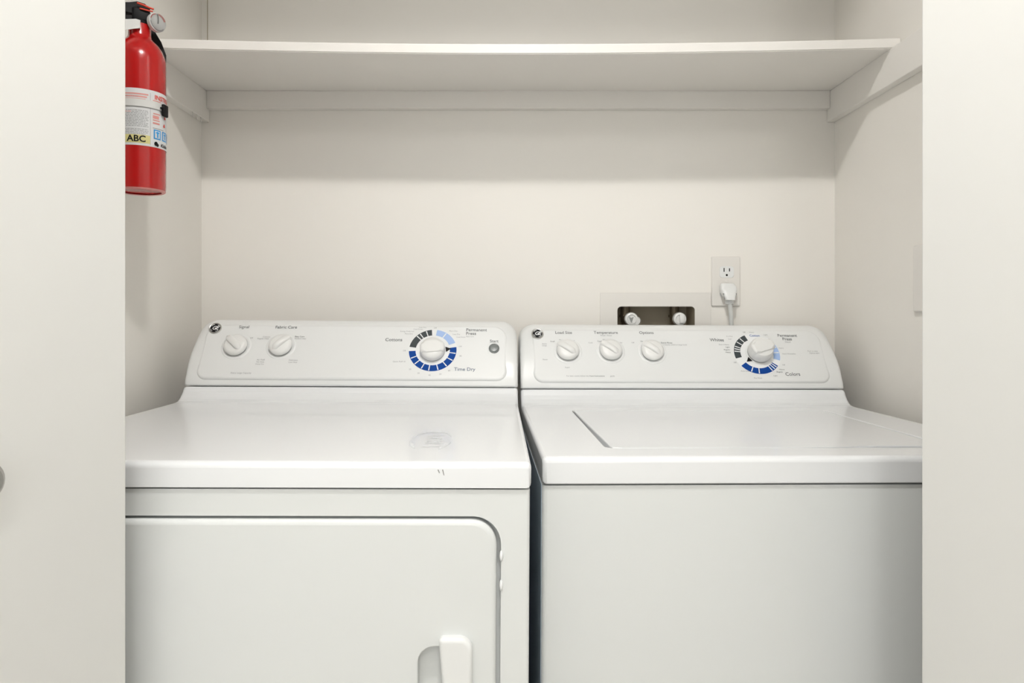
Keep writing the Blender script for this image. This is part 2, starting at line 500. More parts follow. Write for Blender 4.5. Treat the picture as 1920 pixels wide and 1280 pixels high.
def big_knob(c, F, u, v, ang, H, ptr):
    m = F @ Matrix.Translation((u, v, 0))
    bm = bmesh.new()
    lathe(bm, [(0, 0), (0.0250, 0), (0.0250, 0.003), (0.0260, 0.0045), (0.0260, H * 0.42), (0.0250, H * 0.66), (0.0225, H * 0.80), (0.015, H * 0.88), (0, H * 0.90)], 44, m, 0)
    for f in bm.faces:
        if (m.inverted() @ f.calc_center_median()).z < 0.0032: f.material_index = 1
    g = m @ Matrix.Rotation(R(ang), 4, 'Z')
    pts = [(-0.0255, -0.006), (-0.0225, -0.0118), (-0.012, -0.0128), (0.012, -0.0128), (0.0225, -0.0118), (0.0255, -0.006), (0.0255, 0.006), (0.0225, 0.0118), (0.012, 0.0128), (-0.012, 0.0128), (-0.0225, 0.0118), (-0.0255, 0.006)]
    prism(bm, pts, H * 0.4, H, g, r=0.0055, seg=5)
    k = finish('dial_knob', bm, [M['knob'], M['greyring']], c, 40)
    bm = bmesh.new()
    a = R(ptr)
    p = [(0.0385, 0), (0.0275, 0.0060), (0.0275, -0.0060)]
    prism(bm, [(x * math.cos(a) - y * math.sin(a), x * math.sin(a) + y * math.cos(a)) for x, y in p], 0.0006, 0.0016, m)
    finish('pointer', bm, M['black'], c)

def ring_dial(c, F, u, v, bands, ri=0.0360, ro=0.0500):
    """bands: (a0, a1, material index, [tick angles])"""
    bm = bmesh.new(); m = F @ Matrix.Translation((u, v, 0))
    def arc(r0, r1, a0, a1, h, mi):
        n = max(1, int(abs(a1 - a0) / 3))
        vi = [bm.verts.new(m @ Vector((r0 * math.cos(R(a0 + (a1-a0)*i/n)), r0 * math.sin(R(a0 + (a1-a0)*i/n)), h))) for i in range(n + 1)]
        vo = [bm.verts.new(m @ Vector((r1 * math.cos(R(a0 + (a1-a0)*i/n)), r1 * math.sin(R(a0 + (a1-a0)*i/n)), h))) for i in range(n + 1)]
        for i in range(n):
            f = bm.faces.new((vi[i], vo[i], vo[i+1], vi[i+1])); f.material_index = mi
    arc(0.026, ro + 0.0012, 0, 360, 0.00025, 0)
    for a0, a1, mi, ticks in bands:
        arc(ri, ro, a0, a1, 0.0005, mi)
        for tk in ticks:
            arc(ri, ro - 0.0012, tk - 1.5, tk + 1.5, 0.0008, 0)
    o = finish('dial_scale', bm, [M['white'], M['dgrey'], M['dblue'], M['lblue'], M['mblue']], c, recalc=False)
    # make sure printed rings face outwards
    return o

def captions(c, F, items):
    fn = on_face(F, 0.0006); ms = [M['ink'], M['fink'], M['blueink'], M['mblue']]
    fine = bmesh.new()
    for s, u, v, size, mi, al in items:
        if size > 0.007:
            bm = bmesh.new(); add_text(bm, s, u, v, size, fn, 0, al, bold=0.006)
            finish('lettering', bm, ms[mi], c, recalc=False)
        else:
            add_text(fine, s, u, v, size, fn, mi, al)
    finish('small_print', fine, ms, c, recalc=False)['kind'] = 'stuff'

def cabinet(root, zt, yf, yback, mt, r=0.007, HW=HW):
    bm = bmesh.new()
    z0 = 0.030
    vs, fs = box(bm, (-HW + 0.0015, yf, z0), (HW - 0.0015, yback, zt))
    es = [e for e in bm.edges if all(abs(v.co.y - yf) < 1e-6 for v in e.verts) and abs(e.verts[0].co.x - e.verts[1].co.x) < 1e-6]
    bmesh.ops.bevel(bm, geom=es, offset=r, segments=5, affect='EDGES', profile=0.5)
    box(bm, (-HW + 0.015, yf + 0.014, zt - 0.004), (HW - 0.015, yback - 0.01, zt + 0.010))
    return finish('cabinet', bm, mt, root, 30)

def feet(root, yb):
    for sx in (-1, 1):
        for y in (0.05, yb):
            bm = bmesh.new()
            lathe(bm, [(0, 0.0), (0.020, 0.0), (0.021, 0.004), (0.019, 0.010), (0.008, 0.012), (0.008, 0.034), (0, 0.034)], 20, Matrix.Translation((sx * 0.30, y, -sx * 0.0)))
            finish('foot', bm, M['black'], root)

# ---------------- dryer
dr = thing('dryer', 'white clothes dryer on the left with two small knobs and front door', 'dryer', (-0.3196, 0.8763, 0), (0, R(0.35), R(0.8)))
ZD = 0.917
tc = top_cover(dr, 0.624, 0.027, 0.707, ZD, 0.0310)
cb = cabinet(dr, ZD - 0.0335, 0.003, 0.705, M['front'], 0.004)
# door opening
FX = Matrix(((1, 0, 0, 0), (0, 0, -1, 0), (0, 1, 0, 0), (0, 0, 0, 1)))     # local (x, z, -y): extrude d grows towards the room
bm = bmesh.new(); prism(bm, rrect(-0.306, 0.352, 0.306, 0.8512, 0.034, 8), -0.018, 0.02, FX)
cut(cb, bm)
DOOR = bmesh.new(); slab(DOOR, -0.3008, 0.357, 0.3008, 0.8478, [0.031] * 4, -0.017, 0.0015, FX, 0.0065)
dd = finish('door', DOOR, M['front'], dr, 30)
bm = bmesh.new(); prism(bm, rrect(0.2066, 0.545, 0.252, 0.6958, [0.02, 0.004, 0.004, 0.02], 8), -0.014, 0.01, FX)
cut(dd, bm, 0.0012, 40)
# grip: slanting left edge, rounded corners on the right, standing proud of the door
bm = bmesh.new()
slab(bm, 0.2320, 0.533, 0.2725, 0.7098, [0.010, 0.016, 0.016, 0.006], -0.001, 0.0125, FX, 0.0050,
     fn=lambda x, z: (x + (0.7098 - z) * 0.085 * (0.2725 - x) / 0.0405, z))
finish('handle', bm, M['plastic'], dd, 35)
for zz in (0.8035, 0.7680):
    bm = bmesh.new()
    lathe(bm, [(0, 0.0045), (0.0022, 0.0040), (0.0036, 0.0022), (0.0040, 0), (0.0036, -0.003), (0, -0.004)], 16,
          Matrix.Translation((0.3064, 0.0025, zz)) @ Matrix.Diagonal((0.55, 1, 1.7, 1)) @ Matrix.Rotation(R(90), 4, 'X'))
    finish('door_stud', bm, M['white'], dr)
feet(dr, 0.64)
# marks on the deck: glue residue ring and two chips on the rounded front edge
bm = bmesh.new()
cx, cy = 0.207, 0.150
for (rx, ry, a0, a1, wd) in ((0.030, 0.085, 20, 165, 0.006), (0.028, 0.075, 185, 240, 0.005), (0.030, 0.080, 300, 350, 0.006), (0.014, 0.030, 10, 100, 0.005), (0.016, 0.020, 250, 350, 0.006)):
    n = 16; pa = []; pb = []
    for i in range(n + 1):
        a = R(a0 + (a1 - a0) * i / n); w_ = wd * (0.5 + random.random()) * math.sin(PI * (i + 0.5) / (n + 1))
        pa.append(bm.verts.new((cx + rx * math.cos(a), cy + ry * math.sin(a), ZD + 0.0002)))
        pb.append(bm.verts.new((cx + (rx - w_) * math.cos(a), cy + (ry - w_ * 2) * math.sin(a), ZD + 0.0002)))
    for i in range(n): bm.faces.new((pa[i], pa[i+1], pb[i+1], pb[i]))
for i in range(5):
    x = cx - 0.01 + 0.004 * random.random(); y = cy - 0.05 + 0.022 * i
    vs = [bm.verts.new((x + a, y + b, ZD + 0.0002)) for a, b in ((0, 0), (0.024, 0.002), (0.026, 0.005), (0.003, 0.004))]
    bm.faces.new(vs)
o = finish('residue_ring', bm, M['residue'], tc, recalc=False); o['label'] = 'faint grey ring of dried residue'
bm = bmesh.new()
for x, l in ((0.2290, 0.003), (0.2345, 0.006)):
    vs = [bm.verts.new((x + a, -0.0004, ZD - 0.010 - b)) for a, b in ((0, -0.001), (0.0011, -0.0014), (0.0028, l), (0.0018, l * 0.9))]
    bm.faces.new(vs)
o = finish('paint_chip', bm, M['scratch'], tc, recalc=False); o['label'] = 'two small dark chips in the enamel'

c, F = console(dr, 0.624, 0.946)
F = F @ Matrix.Translation((0.0012, 0.0025, 0))      # artwork sits a touch high on this panel
logo(c, F, -0.3030, 0.1205)
small_knob(c, F, -0.2500, 0.0765, 135)
small_knob(c, F, -0.1565, 0.0770, 48)
ring_dial(c, F, 0.1625, 0.0699, [(95, 171, 1, [109, 126, 136]), (183, 369, 2, [204, 223, 244, 263, 286, 309, 330, 351]), (21, 82, 3, [57])])
big_knob(c, F, 0.1625, 0.0680, 5, 0.022, 8)
bm = bmesh.new()
lathe(bm, [(0.0085, 0), (0.0112, 0.0), (0.0112, 0.0022), (0.0100, 0.0030), (0.0090, 0.0022), (0.0084, 0.0022), (0.0078, 0.0034), (0.004, 0.0040), (0, 0.0040)], 28, F @ Matrix.Translation((0.2915, 0.0745, 0)))
finish('start_button', bm, M['button'], c, 50)
captions(c, F, [
    ('Signal', -0.2425, 0.1240, 0.0098, 0, 'CENTER'), ('Fabric Care', -0.1530, 0.1240, 0.0098, 0, 'CENTER'),
    ('Cottons', 0.0788, 0.0945, 0.0108, 0, 'CENTER'), ('Permanent', 0.2310, 0.1200, 0.0102, 0, 'LEFT'), ('Press', 0.2310, 0.1110, 0.0102, 0, 'LEFT'),
    ('Time Dry', 0.2309, 0.0245, 0.0112, 2, 'CENTER'), ('Start', 0.2914, 0.0925, 0.0095, 0, 'CENTER'),
    ('Cottons', -0.1830, 0.1000, 0.0046, 1, 'RIGHT'), ('Regular Heat', -0.1850, 0.0955, 0.0046, 1, 'RIGHT'),
    ('Easy Care', -0.1310, 0.1010, 0.0050, 0, 'LEFT'), ('Medium Heat', -0.1310, 0.0960, 0.0044, 1, 'LEFT'),
    ('Air Fluff', -0.1850, 0.0445, 0.0050, 1, 'RIGHT'), ('No Heat', -0.1850, 0.0395, 0.0046, 1, 'RIGHT'), ('Damp Dry', -0.1850, 0.0345, 0.0040, 1, 'RIGHT'),
    ('Delicates', -0.1350, 0.0440, 0.0050, 1, 'LEFT'), ('Low Heat', -0.1350, 0.0390, 0.0046, 1, 'LEFT'),
    ('On', -0.2720, 0.1005, 0.0050, 0, 'CENTER'), ('Off', -0.2220, 0.0970, 0.0046, 1, 'CENTER'),
    ('Extra Large Capacity', -0.228, 0.0134, 0.0050, 1, 'CENTER'),
    ('Off', 0.1650, 0.1245, 0.0046, 1, 'CENTER'), ('Off', 0.1030, 0.0680, 0.0046, 1, 'CENTER'), ('Off', 0.2200, 0.0790, 0.0046, 1, 'CENTER'),
    ('Less Dry', 0.1460, 0.1255, 0.0044, 1, 'RIGHT'), ('Cool Down', 0.1390, 0.1210, 0.0042, 1, 'RIGHT'), ('Energy Preferred', 0.1200, 0.1155, 0.0042, 1, 'RIGHT'), ('More Dry', 0.1180, 0.1095, 0.0042, 1, 'RIGHT'),
    ('More Dry', 0.1950, 0.1170, 0.0044, 1, 'LEFT'), ('Less Dry', 0.2030, 0.1090, 0.0044, 1, 'LEFT'), ('Cool Down', 0.2110, 0.1020, 0.0040, 1, 'LEFT'), ('Easy Care', 0.2320, 0.1035, 0.0040, 1, 'LEFT'),
    ('80', 0.2190, 0.0560, 0.0048, 1, 'LEFT'), ('Quick Fluff 10', 0.1070, 0.0420, 0.0046, 1, 'RIGHT'),
    ('20', 0.1180, 0.0240, 0.0048, 1, 'CENTER'), ('30', 0.1360, 0.0150, 0.0048, 1, 'CENTER'), ('40', 0.1590, 0.0105, 0.0048, 1, 'CENTER'), ('50', 0.1810, 0.0130, 0.0048, 1, 'CENTER'), ('60', 0.1990, 0.0215, 0.0048, 1, 'CENTER'),
])

# ---------------- washer
wa = thing('washer', 'white top-loading washing machine on the right with three small knobs and a lid', 'washing machine', (0.3881, 0.9746, 0), (0, R(0.25), R(1.9)))
ZW = 0.904
WH = 0.347
tw = top_cover(wa, 0.578, 0.0300, 0.65, ZW, 0.036, WH)
bm = bmesh.new()
prism(bm, rrect(-0.252, 0.064, 0.252, 0.475, 0.016, 6), ZW - 0.014, ZW + 0.02)
cut(tw, bm, 0.0016, 50)
bm = bmesh.new()
prism(bm, [(-0.2435, 0.082), (-0.2425, 0.0700), (-0.237, 0.0658), (-0.229, 0.0648), (0.04, 0.0648), (0.085, 0.0680), (0.130, 0.0760), (0.235, 0.0780), (0.2435, 0.0800), (0.246, 0.088), (0.2495, 0.471), (-0.2495, 0.471)], ZW - 0.012, ZW + 0.0004, r=0.0025, seg=3)
finish('lid', bm, M['enamel'], wa, 30)
for sx in (-1, 1):
    bm = bmesh.new(); rbox(bm, (sx * 0.2506 - 0.0010, 0.448, ZW - 0.008), (sx * 0.2506 + 0.0010, 0.466, ZW + (0.0006 if sx < 0 else -0.004)), 0.0003)
    finish('hinge', bm, M['greyring'], wa)
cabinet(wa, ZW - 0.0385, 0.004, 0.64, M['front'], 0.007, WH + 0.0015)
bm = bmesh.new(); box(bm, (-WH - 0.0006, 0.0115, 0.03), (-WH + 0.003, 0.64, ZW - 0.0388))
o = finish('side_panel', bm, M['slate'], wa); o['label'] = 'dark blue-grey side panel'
feet(wa, 0.58)
c, F = console(wa, 0.578, 0.9358, WH)
F = F @ Matrix.Translation((0.0045, 0, 0))
logo(c, F, -0.3120, 0.1205)
small_knob(c, F, -0.2480, 0.0770, 142)
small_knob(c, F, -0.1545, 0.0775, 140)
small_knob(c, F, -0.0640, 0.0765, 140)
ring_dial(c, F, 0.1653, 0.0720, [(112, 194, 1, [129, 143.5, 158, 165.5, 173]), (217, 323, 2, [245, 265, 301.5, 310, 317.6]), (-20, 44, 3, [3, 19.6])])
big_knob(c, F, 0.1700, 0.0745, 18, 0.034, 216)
captions(c, F, [
    ('Load Size', -0.2545, 0.1235, 0.0098, 0, 'CENTER'), ('Temperature', -0.1612, 0.1240, 0.0100, 0, 'CENTER'), ('Options', -0.0713, 0.1240, 0.0098, 0, 'CENTER'),
    ('Wash / Rinse', -0.1612, 0.1165, 0.0048, 1, 'CENTER'),
    ('Whites', 0.0829, 0.1060, 0.0106, 0, 'CENTER'), ('Permanent', 0.2421, 0.1180, 0.0100, 0, 'CENTER'), ('Press', 0.2400, 0.1090, 0.0100, 0, 'CENTER'),
    ('Casual', 0.2400, 0.1015, 0.0048, 1, 'CENTER'),
    ('Colors', 0.2330, 0.0215, 0.0116, 0, 'CENTER'), ('Cotton', 0.1690, 0.1175, 0.0078, 3, 'CENTER'), ('Off', 0.1470, 0.1260, 0.0044, 0, 'CENTER'), ('Heavy', 0.1640, 0.1260, 0.0044, 1, 'CENTER'), ('Light', 0.1900, 0.1200, 0.0044, 1, 'LEFT'),
    ('Small', -0.2800, 0.1010, 0.0046, 0, 'CENTER'), ('Medium', -0.2580, 0.1050, 0.0046, 1, 'CENTER'), ('Large', -0.2360, 0.1035, 0.0046, 1, 'CENTER'),
    ('Extra', -0.2980, 0.0950, 0.0046, 1, 'CENTER'), ('Large', -0.2980, 0.0905, 0.0046, 1, 'CENTER'), ('Reset', -0.2980, 0.0560, 0.0046, 1, 'CENTER'), ('Super', -0.2510, 0.0370, 0.0046, 1, 'CENTER'),
    ('Cold', -0.1970, 0.0980, 0.0046, 1, 'CENTER'), ('Cool', -0.1770, 0.1020, 0.0046, 0, 'CENTER'), ('Warm', -0.1640, 0.1060, 0.0046, 1, 'CENTER'), ('Hot', -0.1310, 0.0985, 0.0046, 1, 'CENTER'),
    ('Off', -0.1040, 0.0985, 0.0046, 1, 'CENTER'), ('On', -0.0840, 0.1020, 0.0046, 0, 'CENTER'),
    ('Extra Rinse', -0.0420, 0.0985, 0.0054, 0, 'LEFT'), ('For heavily soiled or large loads', -0.0420, 0.0935, 0.0044, 1, 'LEFT'),
    ('For best results follow the', -0.2070, 0.0165, 0.0044, 1, 'RIGHT'), ('Care Instructions', -0.2055, 0.0165, 0.0046, 0, 'LEFT'), ('guide', -0.1610, 0.0165, 0.0044, 1, 'LEFT'),
    ('Pre Wash', 0.1200, 0.1155, 0.0036, 1, 'RIGHT'), ('Soak', 0.1160, 0.1085, 0.0040, 1, 'RIGHT'), ('Extra Heavy', 0.1080, 0.0945, 0.0046, 1, 'RIGHT'), ('Light', 0.1080, 0.0880, 0.0046, 0, 'RIGHT'), ('Regular', 0.1080, 0.0815, 0.0046, 0, 'RIGHT'), ('Heavy', 0.1080, 0.0750, 0.0046, 0, 'RIGHT'),
    ('Off', 0.1130, 0.0500, 0.0046, 1, 'CENTER'), ('Auto Soak', 0.1310, 0.0290, 0.0044, 1, 'CENTER'), ('Pre Wash', 0.1560, 0.0120, 0.0044, 1, 'CENTER'),
    ('Off', 0.2180, 0.0440, 0.0046, 1, 'CENTER'), ('Heavy', 0.2060, 0.0330, 0.0046, 0, 'LEFT'), ('Regular', 0.1990, 0.0270, 0.0046, 0, 'LEFT'), ('Light', 0.1900, 0.0180, 0.0046, 1, 'LEFT'),
    ('Heavy', 0.2160, 0.0860, 0.0044, 1, 'LEFT'), ('Hand Washables', 0.2210, 0.0715, 0.0044, 1, 'LEFT'),
    ('Push to stop', 0.2900, 0.0785, 0.0044, 1, 'CENTER'), ('Pull to start', 0.2930, 0.0735, 0.0046, 1, 'CENTER'),
])

# ------------------------------------------------------------------ water outlet box in the back wall
ob = thing('water_outlet_box', 'recessed water outlet box in the back wall with two hose valves above the washer', 'outlet box', (0.349, YB, 0.975))
def wy(pts): return pts
FW = Matrix(((1, 0, 0, 0), (0, 0, -1, 0), (0, 1, 0, 0), (0, 0, 0, 1)))
bm = bmesh.new()
prism(bm, rrect(-0.132, -0.045, 0.131, 0.171, 0.003, 3), 0.0, 0.0028, FW, r=0.001, seg=2)
fp = finish('face_plate', bm, M['plate'], ob)
bm = bmesh.new(); prism(bm, rrect(-0.0905, 0.005, 0.0925, 0.1375, 0.009, 5), -0.02, 0.02, FW)
cut(fp, bm, 0.0008)
bm = bmesh.new()   # the tray lining the hole
x0, x1, z0, z1, dp = -0.0945, 0.0955, 0.001, 0.1415, 0.080
box(bm, (x0, 0.0005, z0), (x0 + 0.003, dp, z1)); box(bm, (x1 - 0.003, 0.0005, z0), (x1, dp, z1))
box(bm, (x0, 0.0005, z1 - 0.003), (x1, dp, z1)); box(bm, (x0, 0.0005, z0), (x1, dp, z0 + 0.003)); box(bm, (x0, dp, z0), (x1, dp + 0.003, z1))
finish('box_tray', bm, M['boxin'], ob)
for k, vx in enumerate((-0.0635, 0.0560)):
    bm = bmesh.new()
    tube(bm, [(vx, 0.050, 0.140), (vx, 0.050, 0.118), (vx, 0.048, 0.100)], 0.0115, 14)
    tube(bm, [(vx, 0.050, 0.118), (vx, 0.050, 0.112)], 0.0150, 6)
    tube(bm, [(vx, 0.046, 0.108), (vx, 0.046, 0.060), (vx, 0.040, 0.030)], 0.0100, 12)
    tube(bm, [(vx, 0.048, 0.106), (vx + 0.002, 0.010, 0.106)], [0.012, 0.010], 12)
    v = finish('valve', bm, M['pipe'], ob)
    bm = bmesh.new()
    hm = Matrix.Translation((vx + (0.006 if k == 0 else 0.001), 0.010, 0.108)) @ Matrix.Rotation(R(90), 4, 'X')
    lathe(bm, [(0, 0), (0.0145, 0), (0.0158, 0.002), (0.0158, 0.012), (0.0145, 0.016), (0.0105, 0.0175), (0.009, 0.0150), (0.0, 0.0148)], 28, hm)
    if k == 0:
        lathe(bm, [(0, 0), (0.011, 0), (0.0115, 0.012), (0.009, 0.016), (0, 0.017)], 22, hm @ Matrix.Translation((0.011, -0.005, 0)))
    else:
        rbox(bm, (-0.002, -0.010, 0.014), (0.0095, 0.010, 0.0215), 0.002, 2, hm)
    finish('valve_handle', bm, M['knob'], v)
    if k == 0:
        bm = bmesh.new()
        prism(bm, [(-0.006, 0.006), (-0.001, -0.009), (0.004, 0.006), (0.001, 0.003), (-0.003, 0.003)], 0.0155, 0.0180, hm)
        finish('screw', bm, M['greyring'], v)

# ------------------------------------------------------------------ duplex outlet and plugged cord
we = thing('wall_outlet', 'cream duplex wall outlet above the right end of the washer', 'outlet', (0.516, YB, 1.113))
bm = bmesh.new(); prism(bm, rrect(-0.035, 0, 0.033, 0.118, 0.0035, 3), 0, 0.0055, FW, r=0.003, seg=3)
finish('outlet_plate', bm, M['plate'], we, 60)
for cz in (0.081, 0.036):
    bm = bmesh.new(); prism(bm, rrect(-0.0165, cz - 0.0135, 0.0165, cz + 0.0135, 0.006, 5), 0.004, 0.0068, FW, r=0.0006, seg=1)
    rc = finish('receptacle', bm, M['plastic'], we)
    bm = bmesh.new()
    for sx, hh in ((-0.0064, 0.0045), (0.0064, 0.0037)):
        box(bm, (sx - 0.0011, -0.0072, cz + 0.004 - hh + 0.001), (sx + 0.0011, -0.0062, cz + 0.004 + hh + 0.001))
    prism(bm, [(0.0024 * math.cos(R(a)) , cz - 0.0072 + 0.0026 * math.sin(R(a))) for a in range(0, 360, 30)], 0.0062, 0.0072, FW)
    finish('socket_slot', bm, M['black'], rc)
bm = bmesh.new(); lathe(bm, [(0, 0.0), (0.003, 0), (0.0028, 0.001), (0, 0.0014)], 14, Matrix.Translation((0, -0.0055, 0.0585)) @ Matrix.Rotation(R(90), 4, 'X'))
finish('screw', bm, M['plate'], we)

pc = thing('power_cord', 'grey-white plug and cord hanging from the lower socket behind the washer', 'cord', (0.5150, YB - 0.0068, 1.151))
bm = bmesh.new()
tube(bm, [(0.0, -0.0235, -0.018), (0.001, -0.0245, -0.032), (0.003, -0.026, -0.060), (0.006, -0.020, -0.110), (0.008, -0.012, -0.180), (0.008, -0.0086, -0.300), (0.012, -0.0086, -0.520), (0.020, -0.0086, -0.70)], 0.0052, 12)
finish('cord', bm, M['cord'], pc)
bm = bmesh.new()   # right-angle plug body: wide and round above, tapering down
sec = [(0.016, 0.0135, 0.000, 0.012), (0.010, 0.0180, 0.000, 0.022), (0.003, 0.0195, 0.000, 0.026), (-0.004, 0.0180, 0.000, 0.030), (-0.012, 0.0155, -0.002, 0.031), (-0.019, 0.0120, -0.006, 0.031), (-0.024, 0.0105, -0.010, 0.031)]
rings = []
for z, hw, yb_, yf_ in sec:
    ring = []
    for k in range(20):
        a = 2 * PI * k / 20; ca, sa = math.cos(a), math.sin(a)
        sx = math.copysign(abs(ca) ** 0.6, ca); sy = math.copysign(abs(sa) ** 0.6, sa)
        ym = -(yf_ - yb_) / 2 + yb_
        ring.append(bm.verts.new((hw * sx, ym + (yf_ + yb_) / 2 * sy * 0.98, z)))
    rings.append(ring)
for a, b in zip(rings[:-1], rings[1:]):
    for k in range(20): bm.faces.new((a[k], a[(k+1) % 20], b[(k+1) % 20], b[k]))
bm.faces.new(rings[0]); bm.faces.new(rings[-1][::-1])
pl = finish('plug', bm, M['plastic'], pc, 60)
bm = bmesh.new()
for z in (-0.0265, -0.0305):
    lathe(bm, [(0, -0.0016), (0.0095, -0.0016), (0.0102, 0), (0.0095, 0.0016), (0, 0.0016)], 20, Matrix.Translation((0.0005, -0.0215, z)))
tube(bm, [(0.0005, -0.0215, -0.020), (0.0005, -0.0215, -0.034)], 0.0065, 12)
finish('strain_relief', bm, M['plastic'], pl, 40)
bm = bmesh.new()
for sx in (-1, 1):
    p = [(sx * 0.0160, -0.008), (sx * 0.0140, -0.008), (sx * 0.0098, -0.022), (sx * 0.0112, -0.0225)]
    prism(bm, p if sx < 0 else p[::-1], 0.024, 0.0285, FW)
finish('grip_recess', bm, M['greyring'], pl)

# plate on the right wall, half hidden behind the folded door
bm = bmesh.new()
FR = Matrix(((0, 0, -1, XR), (-1, 0, 0, 1.388), (0, 1, 0, 1.098), (0, 0, 0, 1)))
prism(bm, rrect(0, 0, 0.118, 0.126, 0.004, 3), 0, 0.006, FR, r=0.003, seg=3)
bpl = tag(finish('wall_plate', bm, M['plate']), 'cream cover plate on the right closet wall at the folded door', 'wall plate')

# ------------------------------------------------------------------ fire extinguisher
EX, EY = -0.6305, 1.250
AZ = math.atan2(-EY, -EX)                       # direction from the bottle to the viewer
fe = thing('fire_extinguisher', 'red fire extinguisher with a white label hanging at the upper left', 'fire extinguisher', (EX, EY, 1.303))
ER = 0.0412
bm = bmesh.new()
lathe(bm, [(0, 0.004), (0.030, 0.003), (0.037, 0.0), (0.0405, 0.0015), (ER, 0.006), (ER, 0.215), (0.0412, 0.224), (0.0390, 0.233), (0.0352, 0.2425), (0.0300, 0.2505), (0.0240, 0.2565), (0.0195, 0.2610), (0.0180, 0.2665), (0.0175, 0.284), (0, 0.284)], 56)
finish('cylinder', bm, M['red'], fe, 50)
bm = bmesh.new()
lathe(bm, [(0.0340, 0.0004), (0.0372, -0.0007), (0.0400, 0.0004), (0.0408, 0.0022)], 56)
finish('bottom_rim', bm, M['pink'], fe, 60)

def cyl(lift):
    """label coordinates: arc length s from the line facing the viewer (right positive), height z above the bottle foot"""
    rr = ER + lift
    return lambda s, z: Vector((rr * math.cos(AZ + s / ER), rr * math.sin(AZ + s / ER), z))
def patch(bm, s0, s1, z0, z1, lift, mi=0):
    fn = cyl(lift); n = max(1, int(abs(s1 - s0) / 0.003))
    a = [bm.verts.new(fn(s0 + (s1 - s0) * i / n, z0)) for i in range(n + 1)]
    b = [bm.verts.new(fn(s0 + (s1 - s0) * i / n, z1)) for i in range(n + 1)]
    for i in range(n):
        f = bm.faces.new((a[i], a[i+1], b[i+1], b[i])); f.material_index = mi
A = lambda deg: R(deg) * ER
ZB = 1.303
bm = bmesh.new()
patch(bm, A(-85), A(112), 1.3745 - ZB, 1.4690 - ZB, 0.0004, 0)
lb = finish('label', bm, M['label'], fe, 60, recalc=False); lb['label'] = 'white printed wrap-around label'
bm = bmesh.new()
patch(bm, A(-60), A(22), 1.3785 - ZB, 1.3920 - ZB, 0.0007, 0)
finish('yellow_panel', bm, M['yellow'], lb, recalc=False)
for word, wa_, wz, wsz, wm, wl, wal, wsh in (('ABC', -7, 1.3850, 0.0145, 'black', 0.0011, 'CENTER', 0), ('INSTRUCTIONS', 32, 1.4585, 0.0105, 'redink', 0.0009, 'LEFT', 0), ('Kidde', 49, 1.3800, 0.0080, 'black', 0.0009, 'LEFT', 0.2)):
    bm = bmesh.new(); add_text(bm, word, A(wa_), wz - ZB, wsz, cyl(wl), 0, wal, wsh, bold=0.025)
    finish('lettering', bm, M[wm], lb, recalc=False)
bm = bmesh.new()
patch(bm, A(22), A(22.8), 1.3765 - ZB, 1.4640 - ZB, 0.0007, 2)                 # divider
for (s, z, rr) in ((36, 1.3808, 0.0034), (40, 1.3790, 0.0026)):                # round mark before the name
    fn = cyl(0.0009); vs = [bm.verts.new(fn(A(s) + rr * math.cos(R(a)), z - ZB + rr * 1.1 * math.sin(R(a)))) for a in range(0, 330, 30)]
    f = bm.faces.new(vs); f.material_index = 1
# pictogram squares
finish('round_mark', bm, [M['yellow'], M['black'], M['fink']], lb, recalc=False)
for s0, s1 in ((30, 49), (54, 73), (78, 97)):
    bm = bmesh.new()
    patch(bm, A(s0), A(s1), 1.3885 - ZB, 1.4045 - ZB, 0.0007, 4)
    patch(bm, A(s0 + 3), A(s1 - 3), 1.3905 - ZB, 1.4025 - ZB, 0.0009, 0 + 5)
    patch(bm, A(s0 + 8), A(s0 + 12), 1.3915 - ZB, 1.4015 - ZB, 0.0011, 4)
    patch(bm, A(s0 + 5), A(s0 + 14), 1.3985 - ZB, 1.4005 - ZB, 0.0012, 4)
    finish('pictogram', bm, [M['yellow'], M['black'], M['fink'], M['redink'], M['pblue'], M['label']], lb, recalc=False)
bm = bmesh.new()
# pink headings and grey small print
for k in range(3):
    patch(bm, A(-33), A(18 - 3 * k), 1.4610 - 0.0044 * k - ZB - 0.0024, 1.4610 - 0.0044 * k - ZB, 0.0007, 6)
random.seed(9)
for k in range(16):
    z = 1.4330 - k * 0.0026
    if k in (11,): continue
    s = -36
    end = 19 - (random.random() * 12 if k % 4 == 3 else random.random() * 2)
    while s < end:
        l = 2.5 + random.random() * 7
        patch(bm, A(s), A(min(end, s + l)), z - 0.0011 - ZB, z - ZB, 0.0007, 6 if k == 1 and s < -20 else 7)
        s += l + 1.3
for z0, z1, s0, s1, mi in ((1.4300, 1.4320, 29, 48, 6), (1.4225, 1.4280, 28, 44, 6), (1.4135, 1.4165, 28, 46, 6), (1.4190, 1.4210, 28, 46, 6), (1.4520, 1.4535, 28, 50, 6), (1.4490, 1.4503, 28, 46, 6), (1.4060, 1.4072, 28, 60, 7), (1.4548, 1.4556, -34, -4, 7)):
    patch(bm, A(s0), A(s1), z0 - ZB, z1 - ZB, 0.0007, mi)
for s, z in ((66, 1.4290), (62, 1.4150)):
    fn = cyl(0.0010); vs = [bm.verts.new(fn(A(s) + a, z - ZB + b)) for a, b in ((-0.003, -0.0025), (0.003, -0.0025), (0.001, 0.003), (-0.001, 0.003))]
    f = bm.faces.new(vs); f.material_index = 3
finish('small_print', bm, [M['yellow'], M['black'], M['fink'], M['redink'], M['pblue'], M['label'], M['pink'], M['fink']], lb, recalc=False)['kind'] = 'stuff'

